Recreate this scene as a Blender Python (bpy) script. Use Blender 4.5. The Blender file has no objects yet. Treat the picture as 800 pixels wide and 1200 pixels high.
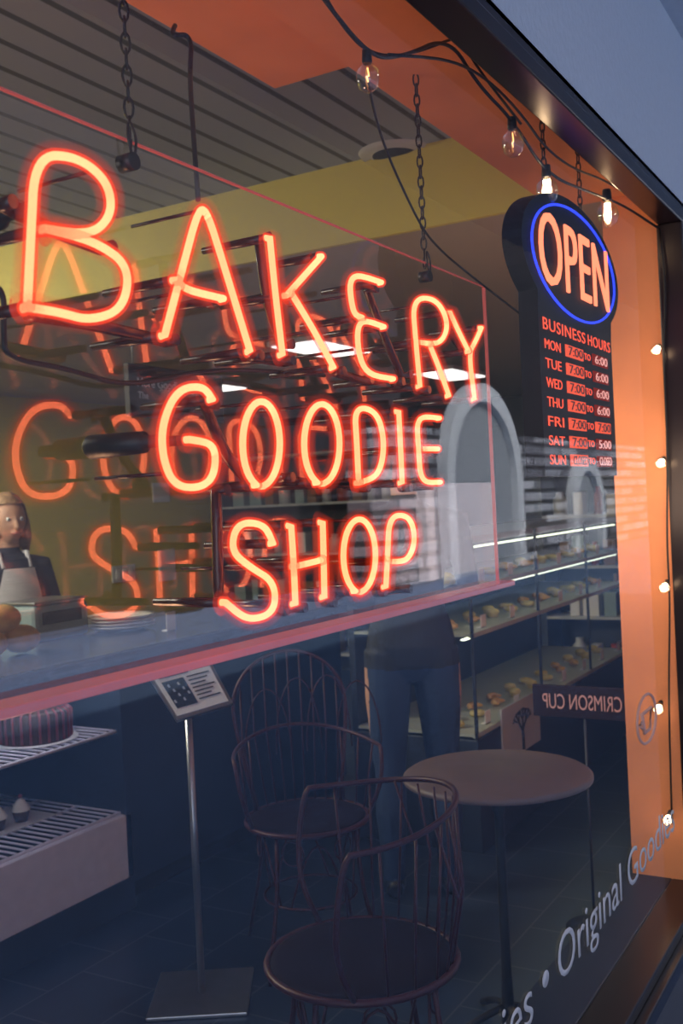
import bpy, bmesh, math, random
from mathutils import Vector, Matrix
random.seed(7)
scn = bpy.context.scene
scn.view_settings.view_transform = 'Standard'
COL = scn.collection
PI = math.pi
V = Vector
# ------------------------------------------------------------ camera
FPX = 1200.0
TH = math.atan(700/FPX); RHO = math.radians(2.8); PH = math.radians(.52)
CAM = V((0, -.70, 1.5))
F0 = V((math.cos(TH)*math.cos(PH), math.sin(TH)*math.cos(PH), -math.sin(PH)))
R0 = V((math.sin(TH), -math.cos(TH), 0))
U0 = R0.cross(F0)
R1 = R0*math.cos(RHO) - U0*math.sin(RHO)
U1 = U0*math.cos(RHO) + R0*math.sin(RHO)
cd = bpy.data.cameras.new('camera'); cam = bpy.data.objects.new('camera', cd); COL.objects.link(cam)
cd.sensor_fit = 'VERTICAL'; cd.sensor_height = 36; cd.lens = 36.0*FPX/1200
cd.clip_start = .02; cd.clip_end = 200
M3 = Matrix((R1, U1, -F0)).transposed()
cam.matrix_world = Matrix.Translation(CAM) @ M3.to_4x4()
scn.camera = cam
cd.dof.use_dof = True; cd.dof.focus_distance = 1.8; cd.dof.aperture_fstop = 7.0
def ray(px, py): return F0*FPX + R1*(px-400) + U1*(600-py)
def aty(px, py, y):
    d = ray(px, py); return CAM + d*((y-CAM.y)/d.y)
def atz(px, py, z):
    d = ray(px, py); return CAM + d*((z-CAM.z)/d.z)
def atx(px, py, x):
    d = ray(px, py); return CAM + d*((x-CAM.x)/d.x)
def atD(px, py, D): return CAM + ray(px, py)*(D/FPX)
# ------------------------------------------------------------ materials
def new_mat(name):
    m = bpy.data.materials.new(name); m.use_nodes = True
    nt = m.node_tree; nt.nodes.clear()
    out = nt.nodes.new('ShaderNodeOutputMaterial')
    return m, nt, out
def mat(name, c, rough=.5, metal=0, em=None, es=0, var=.12, scale=20, bump=0, spec=.5, trans=0):
    m, nt, out = new_mat(name)
    p = nt.nodes.new('ShaderNodeBsdfPrincipled')
    n = nt.nodes.new('ShaderNodeTexNoise'); n.inputs['Scale'].default_value = scale
    n.inputs['Detail'].default_value = 5
    tc = nt.nodes.new('ShaderNodeTexCoord'); nt.links.new(tc.outputs['Object'], n.inputs['Vector'])
    mx = nt.nodes.new('ShaderNodeMix'); mx.data_type = 'RGBA'
    mx.inputs['A'].default_value = (*[min(1, v*(1-var)) for v in c], 1)
    mx.inputs['B'].default_value = (*[min(1, v*(1+var)) for v in c], 1)
    nt.links.new(n.outputs['Fac'], mx.inputs['Factor'])
    nt.links.new(mx.outputs['Result'], p.inputs['Base Color'])
    p.inputs['Roughness'].default_value = rough; p.inputs['Metallic'].default_value = metal
    p.inputs['Specular IOR Level'].default_value = spec
    if trans: p.inputs['Transmission Weight'].default_value = trans
    if em: p.inputs['Emission Color'].default_value = (*em, 1); p.inputs['Emission Strength'].default_value = es
    if bump:
        b = nt.nodes.new('ShaderNodeBump'); b.inputs['Strength'].default_value = bump; b.inputs['Distance'].default_value = .01
        nt.links.new(n.outputs['Fac'], b.inputs['Height']); nt.links.new(b.outputs['Normal'], p.inputs['Normal'])
    nt.links.new(p.outputs['BSDF'], out.inputs['Surface'])
    return m
def emit(name, c, s):
    m, nt, out = new_mat(name)
    e = nt.nodes.new('ShaderNodeEmission'); e.inputs['Color'].default_value = (*c, 1); e.inputs['Strength'].default_value = s
    nt.links.new(e.outputs[0], out.inputs['Surface']); return m
def glass(name, f0=.06, gl=(1, 1, 1), mul=.94, rough=0.0):
    m, nt, out = new_mat(name)
    p = nt.nodes.new('ShaderNodeBsdfPrincipled'); p.inputs['Base Color'].default_value = (*gl, 1)
    p.inputs['Metallic'].default_value = 1; p.inputs['Roughness'].default_value = rough; p.inputs['Alpha'].default_value = .1
    lw = nt.nodes.new('ShaderNodeLayerWeight'); lw.inputs['Blend'].default_value = .5
    pw = nt.nodes.new('ShaderNodeMath'); pw.operation = 'POWER'; pw.inputs[1].default_value = 5
    ma = nt.nodes.new('ShaderNodeMath'); ma.operation = 'MULTIPLY_ADD'; ma.inputs[1].default_value = mul; ma.inputs[2].default_value = f0
    nt.links.new(lw.outputs['Facing'], pw.inputs[0]); nt.links.new(pw.outputs[0], ma.inputs[0])
    nt.links.new(ma.outputs[0], p.inputs['Alpha']); nt.links.new(p.outputs[0], out.inputs['Surface'])
    return m
def mirror(name, c):
    m, nt, out = new_mat(name)
    g = nt.nodes.new('ShaderNodeBsdfGlossy'); g.inputs['Roughness'].default_value = 0; g.inputs['Color'].default_value = (*c, 1)
    nt.links.new(g.outputs[0], out.inputs['Surface']); return m
def shell_mat(name, c, s, fac, soft=False):
    m, nt, out = new_mat(name)
    t = nt.nodes.new('ShaderNodeBsdfTransparent')
    e = nt.nodes.new('ShaderNodeEmission'); e.inputs['Color'].default_value = (*c, 1); e.inputs['Strength'].default_value = s
    mx = nt.nodes.new('ShaderNodeMixShader'); mx.inputs[0].default_value = fac
    if soft:
        lw = nt.nodes.new('ShaderNodeLayerWeight'); lw.inputs['Blend'].default_value = .5
        sb = nt.nodes.new('ShaderNodeMath'); sb.operation = 'SUBTRACT'; sb.inputs[0].default_value = 1
        pw = nt.nodes.new('ShaderNodeMath'); pw.operation = 'POWER'; pw.inputs[1].default_value = 2.2
        ml = nt.nodes.new('ShaderNodeMath'); ml.operation = 'MULTIPLY'; ml.inputs[1].default_value = fac
        nt.links.new(lw.outputs['Facing'], sb.inputs[1]); nt.links.new(sb.outputs[0], pw.inputs[0]); nt.links.new(pw.outputs[0], ml.inputs[0]); nt.links.new(ml.outputs[0], mx.inputs[0])
    nt.links.new(t.outputs[0], mx.inputs[1]); nt.links.new(e.outputs[0], mx.inputs[2])
    nt.links.new(mx.outputs[0], out.inputs['Surface']); return m
def brickmat(name, c1, c2, cm, scale, bw=.5, rh=.25, mortar=.02, rough=.8, vec='Object', rot=(0, 0, 0), spec=.5):
    m, nt, out = new_mat(name)
    p = nt.nodes.new('ShaderNodeBsdfPrincipled'); p.inputs['Roughness'].default_value = rough; p.inputs['Specular IOR Level'].default_value = spec
    b = nt.nodes.new('ShaderNodeTexBrick'); tc = nt.nodes.new('ShaderNodeTexCoord'); mp = nt.nodes.new('ShaderNodeMapping')
    mp.inputs['Rotation'].default_value = rot
    nt.links.new(tc.outputs[vec], mp.inputs['Vector']); nt.links.new(mp.outputs[0], b.inputs['Vector'])
    b.inputs['Color1'].default_value = (*c1, 1); b.inputs['Color2'].default_value = (*c2, 1); b.inputs['Mortar'].default_value = (*cm, 1)
    b.inputs['Scale'].default_value = scale; b.inputs['Brick Width'].default_value = bw; b.inputs['Row Height'].default_value = rh
    b.inputs['Mortar Size'].default_value = mortar
    nt.links.new(b.outputs['Color'], p.inputs['Base Color']); nt.links.new(p.outputs[0], out.inputs['Surface']); return m
def slatmat(name, c1, c2, freq):
    m, nt, out = new_mat(name)
    p = nt.nodes.new('ShaderNodeBsdfPrincipled'); p.inputs['Roughness'].default_value = .55
    w = nt.nodes.new('ShaderNodeTexWave'); w.wave_type = 'BANDS'; w.bands_direction = 'Y'; w.inputs['Scale'].default_value = freq
    w.inputs['Distortion'].default_value = 0
    tc = nt.nodes.new('ShaderNodeTexCoord'); nt.links.new(tc.outputs['Object'], w.inputs['Vector'])
    r = nt.nodes.new('ShaderNodeValToRGB'); r.color_ramp.elements[0].position = .04; r.color_ramp.elements[0].color = (*c2, 1)
    r.color_ramp.elements[1].position = .12; r.color_ramp.elements[1].color = (*c1, 1)
    nt.links.new(w.outputs['Fac'], r.inputs[0]); nt.links.new(r.outputs[0], p.inputs['Base Color'])
    nt.links.new(p.outputs[0], out.inputs['Surface']); return m

MT = dict(
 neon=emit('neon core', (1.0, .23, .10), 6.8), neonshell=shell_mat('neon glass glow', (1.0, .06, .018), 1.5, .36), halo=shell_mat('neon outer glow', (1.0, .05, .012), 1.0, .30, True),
 blackout=mat('blackout paint', (.06, .012, .012), .25), acrylic=mirror('acrylic mirror film', (1, .78, .73)), paneref=mirror('pane reflection film', (.92, .96, 1)),
 edge=mat('glowing pink acrylic edge', (.6, .15, .14), .2, em=(1, .14, .10), es=.14),  # neon light piped to the acrylic edges, put in as pink emission
 frame=mat('dark bronze frame', (.018, .012, .016), .28, .3), exwall=mat('pale stucco', (.86, .85, .86), .8, scale=60, var=.05, bump=.2),
 soffit=mat('grey soffit', (.55, .55, .57), .8), exlow=mat('grey base wall', (.09, .09, .105), .7), skyblock=mat('added dark sky blocker', (.022, .025, .035), .8),
 orange=mat('orange paint', (.88, .30, .12), .6, var=.22, scale=5), yellow=mat('olive yellow paint', (.60, .50, .10), .7, var=.06, scale=3),
 tan=mat('tan ceiling paint', (.38, .31, .24), .7, var=.05), dark=mat('charcoal panel', (.020, .028, .048), .5), slat=slatmat('slatted ceiling', (.26, .30, .38), (.04, .045, .06), 2.6),
 floor=brickmat('dark floor tile', (.018, .034, .068), (.025, .043, .082), (.08, .09, .12), 3.3, 1, 1, .012, .35),
 pave=mat('asphalt paving', (.11, .18, .30), .85, scale=8, var=.3), stone=brickmat('rough stone', (.72, .71, .74), (.12, .12, .15), (.08, .08, .09), 1.0, 1.3, .26, .05, .9, rot=(PI/2, 0, 0)),
 arch=mat('white limestone', (.95, .95, .95), .8), chain=mat('dark chain steel', (.06, .045, .045), .35, .8), cable=mat('black cable', (.012, .012, .014), .45),
 steel=mat('brushed steel', (.42, .44, .48), .3, .9), rod=mat('dark red iron', (.050, .006, .013), .45, .2), seat=mat('dark seat pad', (.012, .005, .009), .8, spec=.1), wood=mat('brown wood top', (.16, .11, .105), .5, scale=6, var=.3),
 white=mat('white laminate', (.78, .77, .92), .5), paper=mat('white paper', (.76, .76, .78), .7), ink=mat('black ink', (.012, .012, .015), .6), granite=mat('brown granite', (.05, .038, .034), .2, scale=70, var=.9),
 blackbody=mat('black plastic body', (.006, .005, .008), .6, spec=.2), blue=emit('blue neon', (.03, .06, 1.0), 1.8), red=emit('red sign light', (1, .22, .11), 2.1), hours=emit('hours lettering', (1, .10, .05), 1.4), hourbox=emit('hours box', (.8, .05, .03), .25), hourbox2=emit('lit hours box', (1, .12, .06), 1.0), digit=emit('lit digits', (1, .45, .4), 1.0),
 bulb=glass('clear bulb glass', .14), filament=emit('warm filament', (1, .5, .15), 3), litbulb=emit('lit bulb', (1, .66, .36), 26), brass=mat('brass', (.5, .33, .12), .3, .9),
 decal=mat('white vinyl', (.50, .50, .55), .6, em=(.6, .6, .68), es=.08), decal2=mat('pale pinkish vinyl', (.62, .34, .30), .6, em=(1, .5, .4), es=.05), light=emit('ceiling diffuser', (1, .95, .88), 3), striplight=emit('rack strip', (.85, .88, 1), 9), caselight=emit('case strip', (.92, 1, .78), 2.4),  # weak emission in both vinyls brightens them beyond the light they receive
 bread=mat('bread crust', (.6, .36, .13), .6, scale=30, var=.35, bump=.3), icing=mat('white icing', (.8, .76, .7), .5), choc=mat('chocolate', (.06, .025, .018), .5), pink=mat('pink icing', (.25, .05, .06), .4), pastry=mat('yellow pastry', (.62, .52, .2), .6, scale=40, var=.3, bump=.3),
 scale=mat('grey scale body', (.24, .34, .36), .4), shelfm=mat('grey green shelf', (.42, .46, .40), .4), plate=mat('white plate', (.62, .62, .62), .3), skin=mat('skin', (.55, .30, .2), .55), hair=mat('dark blond hair', (.32, .19, .10), .6, scale=60, var=.5, bump=.6),
 navy=mat('navy knit', (.010, .016, .04), .8), apron=mat('white apron cloth', (.72, .72, .76), .8), jeans=mat('blue denim', (.014, .034, .085), .85, scale=80, var=.3), jacket=mat('black jacket', (.006, .008, .012), .7), shoe=mat('black shoe', (.01, .01, .01), .4),
 eye=mat('eye white', (.7, .7, .7), .3), iris=mat('brown iris', (.03, .015, .01), .3), lip=mat('lips', (.42, .13, .11), .5), brown=mat('brown box', (.2, .11, .06), .7), silver=mat('pale product wrap', (.45, .47, .5), .4), redp=mat('dark red packet', (.3, .04, .03), .4), maroon=mat('maroon board', (.020, .009, .014), .7, spec=.2), board=mat('menu board', (.015, .014, .017), .6),
)
# ------------------------------------------------------------ mesh builder
WL = {}
class MB:
    def __init__(s): s.bm = bmesh.new()
    def _q(s, vs, mi=0, sm=False):
        try:
            f = s.bm.faces.new(vs); f.material_index = mi; f.smooth = sm; return f
        except ValueError: return None
    def box(s, x0, x1, y0, y1, z0, z1, mi=0, mtx=None, bev=0):
        ret = bmesh.ops.create_cube(s.bm, size=1)
        vs = ret['verts']
        for v in vs: v.co = V((x0+(v.co.x+.5)*(x1-x0), y0+(v.co.y+.5)*(y1-y0), z0+(v.co.z+.5)*(z1-z0)))
        fs = {f for v in vs for f in v.link_faces}
        for f in fs: f.material_index = mi
        if bev:
            es = list({e for v in vs for e in v.link_edges})
            r = bmesh.ops.bevel(s.bm, geom=es, offset=bev, segments=2, affect='EDGES', profile=.5)
            vs = list({v for f in r['faces'] for v in f.verts} | {v for v in vs if v.is_valid})
            for f in {f for v in vs for f in v.link_faces}: f.material_index = mi
        if mtx:
            for v in vs: v.co = mtx @ v.co
        return s
    def tube(s, pts, r, seg=8, closed=False, mi=0, cap=True):
        pts = [V(p) for p in pts]; n = len(pts)
        rr = r if isinstance(r, (list, tuple)) else [r]*n
        tan = []
        for i in range(n):
            a = pts[(i-1) % n] if closed or i > 0 else pts[0]
            b = pts[(i+1) % n] if closed or i < n-1 else pts[-1]
            t = (b-a); tan.append(t.normalized() if t.length > 1e-9 else V((0, 0, 1)))
        up = V((0, 0, 1)) if abs(tan[0].z) < .9 else V((1, 0, 0))
        nn = (up - tan[0]*up.dot(tan[0])).normalized(); rings = []
        for i in range(n):
            nn = (nn - tan[i]*nn.dot(tan[i]))
            nn = nn.normalized() if nn.length > 1e-6 else tan[i].orthogonal().normalized()
            bb = tan[i].cross(nn)
            rings.append([s.bm.verts.new(pts[i] + (nn*math.cos(2*PI*k/seg) + bb*math.sin(2*PI*k/seg))*rr[i]) for k in range(seg)])
        for i in range(n if closed else n-1):
            A, B = rings[i], rings[(i+1) % n]
            for k in range(seg): s._q([A[k], A[(k+1) % seg], B[(k+1) % seg], B[k]], mi, True)
        if cap and not closed:
            s._q(rings[0][::-1], mi); s._q(rings[-1], mi)
        return s
    def lathe(s, prof, c=(0, 0, 0), seg=24, mi=0, mtx=None, sx=1, sy=1, smooth=True):
        c = V(c); rings = []
        for (r, z) in prof:
            if r < 1e-5: ring = [s.bm.verts.new(c+V((0, 0, z)))]
            else: ring = [s.bm.verts.new(c+V((r*sx*math.cos(2*PI*k/seg), r*sy*math.sin(2*PI*k/seg), z))) for k in range(seg)]
            rings.append(ring)
        for A, B in zip(rings, rings[1:]):
            for k in range(seg):
                a = [A[k % len(A)], A[(k+1) % len(A)], B[(k+1) % len(B)], B[k % len(B)]]
                u = []
                for v in a:
                    if v not in u: u.append(v)
                if len(u) > 2: s._q(u, mi, smooth)
        if mtx:
            for r_ in rings:
                for v in r_: v.co = c + (mtx @ (v.co-c))
        return s
    def ball(s, c, r, sc=(1, 1, 1), seg=16, mi=0, mtx=None):
        n = seg//2
        return s.lathe([(r*math.sin(PI*i/n) if 0 < i < n else 0, -r*math.cos(PI*i/n)*sc[2]) for i in range(n+1)], c, seg, mi, mtx, sc[0], sc[1])
    def prism(s, poly, y0, y1, mi=0):          # poly in (x,z)
        A = [s.bm.verts.new((x, y0, z)) for x, z in poly]; B = [s.bm.verts.new((x, y1, z)) for x, z in poly]
        s._q(A, mi); s._q(B[::-1], mi)
        n = len(poly)
        for i in range(n): s._q([A[i], B[i], B[(i+1) % n], A[(i+1) % n]], mi)
        return s
    def quad(s, a, b, c, d, mi=0): s._q([s.bm.verts.new(p) for p in (a, b, c, d)], mi); return s
    def slab(s, a, b, c, d, t, mi=0):          # quad thickened along its normal
        a, b, c, d = map(V, (a, b, c, d)); n = (b-a).cross(d-a).normalized()*t
        A = [s.bm.verts.new(p) for p in (a, b, c, d)]; B = [s.bm.verts.new(p-n) for p in (a, b, c, d)]
        s._q(A, mi); s._q(B[::-1], mi)
        for i in range(4): s._q([A[i], B[i], B[(i+1) % 4], A[(i+1) % 4]], mi)
        return s
    def build(s, name, mats, parent=None, label=None, noflip=False):
        if not noflip: bmesh.ops.recalc_face_normals(s.bm, faces=s.bm.faces)
        me = bpy.data.meshes.new(name); s.bm.to_mesh(me); s.bm.free()
        return link(name, me, mats, parent, label)
def link(name, me, mats, parent=None, label=None):
    if not isinstance(mats, (list, tuple)): mats = [mats]
    idx = [p.material_index for p in me.polygons]
    me.materials.clear()
    for m in mats: me.materials.append(MT[m])
    if len(mats) > 1: me.polygons.foreach_set('material_index', idx)
    o = bpy.data.objects.new(name, me); COL.objects.link(o)
    if parent is not None:
        loc = WL[parent.name]; me.transform(Matrix.Translation(-loc)); o.parent = parent; WL[o.name] = loc
    else:
        xs = [v.co for v in me.vertices]
        lo = V([min(c[i] for c in xs) for i in range(3)]); hi = V([max(c[i] for c in xs) for i in range(3)])
        loc = V(((lo.x+hi.x)/2, (lo.y+hi.y)/2, lo.z)); me.transform(Matrix.Translation(-loc)); o.location = loc; WL[o.name] = loc
    if label: o['label'] = label
    return o
def thing(name, loc, label, cat, group=None):
    o = bpy.data.objects.new(name, None); COL.objects.link(o); o.location = loc; o.empty_display_size = .1; WL[o.name] = V(loc)
    o['label'] = label; o['category'] = cat
    if group: o['group'] = group
    return o
def tag(o, label, cat, group=None, kind=None):
    o['label'] = label; o['category'] = cat
    if group: o['group'] = group
    if kind: o['kind'] = kind
    return o
def struct(o, label=None):
    o['kind'] = 'structure'
    if label: o['label'] = label
    return o
def dup(root, loc, label, rz=None, sc=None):
    r = root.copy(); COL.objects.link(r); r.location = loc; r['label'] = label; WL[r.name] = V(loc)
    if rz is not None: r.rotation_euler = (0, 0, rz)
    if sc: r.scale = (sc, sc, sc)
    for ch in list(root.children):
        c = ch.copy(); COL.objects.link(c); c.parent = r
        for g in ch.children:
            d = g.copy(); COL.objects.link(d); d.parent = c
    return r
def chaikin(p, it=3, closed=False):
    p = [V(q) for q in p]
    for _ in range(it):
        q = [] if closed else [p[0]]
        m = len(p)
        for i in range(m if closed else m-1):
            a, b = p[i], p[(i+1) % m]
            if closed: q += [a*.75+b*.25, a*.25+b*.75]
            else:
                if i > 0: q.append(a*.75+b*.25)
                if i < m-2: q.append(a*.25+b*.75)
        if not closed: q.append(p[-1])
        p = q
    return p
def text(name, s, m, parent, o, w=None, h=None, X=(1, 0, 0), Y=(0, 0, 1), ext=.001, label=None, off=0, align='L', sp=1.0):
    cu = bpy.data.curves.new('t', 'FONT'); cu.body = s; cu.size = 1; cu.extrude = 0; cu.offset = off; cu.space_character = sp; cu.resolution_u = 4
    ob = bpy.data.objects.new('t', cu); COL.objects.link(ob); bpy.context.view_layer.update()
    me = bpy.data.meshes.new_from_object(ob.evaluated_get(bpy.context.evaluated_depsgraph_get())); bpy.data.objects.remove(ob)
    xs = [v.co.x for v in me.vertices]; ys = [v.co.y for v in me.vertices]
    x0, x1, y0, y1 = min(xs), max(xs), min(ys), max(ys)
    sy = h/(y1-y0) if h else None; sx = w/(x1-x0) if w else None
    if sx is None: sx = sy
    if sy is None: sy = sx
    X = V(X).normalized(); Y = V(Y).normalized(); O = V(o)
    shift = {'L': x0, 'C': (x0+x1)/2}[align]
    for v in me.vertices: v.co = O + X*((v.co.x-shift)*sx) + Y*((v.co.y-y0)*sy)
    bm = bmesh.new(); bm.from_mesh(me)
    n = X.cross(Y)
    r = bmesh.ops.extrude_face_region(bm, geom=bm.faces[:])
    for e in r['geom']:
        if isinstance(e, bmesh.types.BMVert): e.co += n*ext
    bmesh.ops.recalc_face_normals(bm, faces=bm.faces); bm.to_mesh(me); bm.free()
    return link(name, me, m, parent, label)

# ============================================================ SETTING
XJ, ZS, ZH = 3.17, .30, 2.29
m = MB(); m.box(-1.6, 9.2, 0, 5.4, -.1, 0); struct(m.build('floor', 'floor'))
m = MB(); m.box(-1.6, 3.2, .32, 5.4, 2.7, 2.8); struct(m.build('ceiling', 'slat'), 'grey slatted ceiling')
m = MB(); m.box(3.2, 9.2, .17, 5.4, 2.42, 2.8); struct(m.build('ceiling', 'tan'), 'lower tan ceiling')
m = MB(); m.box(3.18, 3.2, .32, 5.3, 2.42, 2.7); struct(m.build('trim_1', 'yellow'), 'yellow bulkhead face under the slatted ceiling')
m = MB(); m.box(-1.6, 1.97, .32, .57, 2.45, 2.7); struct(m.build('trim_2', 'orange'), 'orange dropped soffit')
m = MB(); m.box(-1.6, 3.2, .0, .32, 2.40, 2.8); struct(m.build('trim_3', 'orange'), 'orange header strip inside the window')
m = MB(); m.box(-1.6, 9.2, 5.3, 5.4, 0, 2.7); struct(m.build('wall_back', 'yellow'))
m = MB(); m.box(-1.7, -1.6, 0, 5.4, 0, 2.8); struct(m.build('wall_left', 'yellow'))
m = MB(); m.box(9.1, 9.2, 0, 5.3, 0, 2.42); struct(m.build('wall_right', 'dark'), 'dark wall at the far end')
m = MB(); m.box(XJ+.015, 3.3, .0, .17, 0, 2.42); m.box(3.3, 9.2, .0, .17, 0, 2.42); struct(m.build('wall_front', 'orange'), 'orange return wall beside the window')
m = MB(); m.box(-1.6, 13, -.06, .0, ZH+.06, 2.9); m.box(XJ+.12, 13, -.06, .0, 0, ZH+.06); struct(m.build('wall_exterior', 'exwall'), 'pale stucco wall above the window')
m = MB(); m.box(-1.6, XJ+.12, -.05, .05, 0, ZS-.07); struct(m.build('wall_base', 'exlow'), 'grey wall below the window sill')
m = MB(); m.box(-3, 13, -1.3, 5.5, 2.9, 3.0); struct(m.build('ceiling_exterior', 'soffit'), 'grey exterior soffit')
m = MB(); m.box(-12, 60, -30, 0, -.12, -.005); struct(m.build('floor_exterior', 'pave'), 'blue grey paving outside')
# stone wall and dark backdrop across the street: they show only as reflections in the glass
fac = MB(); fac.box(15.2, 60, -7.6, -7.1, 0, 2.75); struct(fac.build('wall_opposite', 'stone'), 'pale rough stone wall across the street')
fac = MB(); fac.box(-12, 60, -9.4, -9.0, 0, 11.0); struct(fac.build('wall_sky_blocker', 'skyblock'), 'added dark sky blocker across the street')  # backdrop added to keep bright sky out of the reflections
for k, xc in enumerate((18.8, 25.5, 34)):
    m = MB(); w = (1.6, 1.0, 1.0)[k]; zs_ = (1.75, 1.0, 1.0)[k]
    arc = [(xc-w*math.cos(PI*i/16), zs_+w*math.sin(PI*i/16)) for i in range(17)]
    arc2 = [(xc-(w+.35)*math.cos(PI*i/16), zs_+(w+.35)*math.sin(PI*i/16)) for i in range(17)]
    m.prism([(xc-w-.35, 0)]+arc2+[(xc+w+.35, 0), (xc+w, 0)]+arc[::-1]+[(xc-w, 0)], -7.12, -6.9)
    t = struct(m.build('window_%d' % (k+2), 'arch'), 'white stone arch surround')
    g = MB(); g.prism([(xc-w, 0)]+arc+[(xc+w, 0)], -7.1, -7.04); g.build('pane', 'silver', t)

# window: frame and glass (a very fine louvre of reflecting film over clear air)
wt = bpy.data.objects.new('window_1', None); COL.objects.link(wt); wt.location = (XJ/2, 0, ZS); WL['window_1'] = V(wt.location); wt['kind'] = 'structure'
m = MB(); m.box(-1.5, XJ+.1, -.07, .002, ZH, ZH+.035, bev=.004); m.box(-1.5, XJ+.1, -.06, .0, ZH+.035, ZH+.075, bev=.004); m.build('frame_header', 'frame', wt)
m = MB(); m.box(XJ, XJ+.05, -.07, .005, ZS-.06, ZH, bev=.004); m.box(XJ+.05, XJ+.12, -.06, .0, ZS-.06, ZH+.05, bev=.004); m.build('frame_jamb', 'frame', wt)
m = MB(); m.box(-1.5, XJ+.1, -.05, .05, ZS-.03, ZS, bev=.004); m.box(-1.5, XJ+.1, -.075, .05, ZS-.07, ZS-.03, bev=.004); m.build('frame_sill', 'frame', wt)
m = MB(); z = ZS+.001
while z < ZH-.001:
    zz_ = z+random.uniform(0, .0003); m.quad((-1.5, 0, zz_), (XJ, 0, zz_), (XJ, 0, zz_+.00010), (-1.5, 0, zz_+.00010)); z += .0010
m.build('glass_film', 'paneref', wt, noflip=True)
m = MB(); m.box(-1.5, XJ+.02, .05, .2, ZS-.06, ZS, bev=.004); struct(m.build('trim_4', 'dark'), 'inner window ledge')
# vinyl lettering on the glass
zb = aty(660, 1152, -.002).z
t = text('window_lettering', 'ies • Original Goodies', 'decal', None, (aty(588, 1200, -.002).x, -.003, zb-.02), w=aty(791, 1000, -.002).x-aty(588, 1200, -.002).x, h=.120, ext=.001, off=-.004)
tag(t, 'white vinyl lettering reading Original Goodies along the bottom of the window', 'lettering')
c = aty(757, 842, -.002); m = MB()
m.tube([(c.x+.10*math.cos(i*PI/16), -.003, c.z+.064*math.sin(i*PI/16)) for i in range(32)], .0038, 5, True)
m.tube([(c.x-.05, -.003, c.z+.02), (c.x-.03, -.003, c.z-.033), (c.x+.03, -.003, c.z-.033), (c.x+.05, -.003, c.z+.02), (c.x-.05, -.003, c.z+.02)], .005, 5)
m.tube([(c.x-.05, -.003, c.z), (c.x-.075, -.003, c.z-.005), (c.x-.04, -.003, c.z-.02)], .004, 5)
tag(m.build('window_decal', 'decal2'), 'round cup emblem sticker on the glass beside the orange wall', 'decal')
# added board and post that carry the mirrored lettering of the glass
mc = thing('lettering_carrier', (3.41, .37, 0), 'added dark board and thin post carrying mirrored pinkish lettering by the orange wall', 'sign')
m = MB(); m.box(3.4, 3.415, .175, .55, .725, .835, bev=.003); m.build('board', 'maroon', mc)
text('reversed_lettering', 'CRIMSON CUP', 'decal2', mc, (3.3985, .238, .755), w=.275, h=.052, X=(0, 1, 0), ext=-.001)
m = MB(); m.tube([(3.41, .37, .01), (3.41, .37, .727)], .005, 8); m.build('post', 'dark', mc)
m = MB(); m.lathe([(0, 0), (.10, 0), (.10, .008), (.02, .014), (0, .014)], (3.42, .37, 0), 28); m.build('base', 'dark', mc)

# ============================================================ NEON SIGN
YN, YP = .10, .225
sign = thing('neon_sign', aty(300, 740, YP), 'large orange neon shop sign on a clear acrylic panel hung inside the window', 'neon sign')
xl = .45; xr = aty(574, 500, YP).x
zt = (aty(300, 224, YP).z+aty(500, 311, YP).z)/2; zbm = (aty(100, 790, YP).z + aty(500, 704, YP).z)/2
m = MB(); z = zbm
while z < zt:
    zz_ = z+random.uniform(0, .0003); m.quad((xl, YP, zz_), (xr, YP, zz_), (xr, YP, zz_+.00019), (xl, YP, zz_+.00019)); z += .0010
m.build('acrylic_panel', 'acrylic', sign, noflip=True)
m = MB(); m.box(xl, xr, YP-.003, YP+.003, zt-.001, zt+.001); m.box(xr, xr+.003, YP-.004, YP+.004, zbm, zt); m.build('panel_edge', 'edge', sign)
m = MB(); m.box(xl, xr, YP-.045, YP+.005, zbm-.012, zbm, bev=.002); m.build('panel_lip', 'edge', sign)
def P(pts): return [aty(x, y, YN) for x, y in pts]
def oval(cx, cy, rx, ry, n=18, tilt=0): return [(cx+rx*math.cos(2*PI*i/n+PI/2+.25), cy+ry*math.sin(2*PI*i/n+PI/2+.25)+tilt*math.cos(2*PI*i/n+PI/2+.25)) for i in range(n)]
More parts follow.
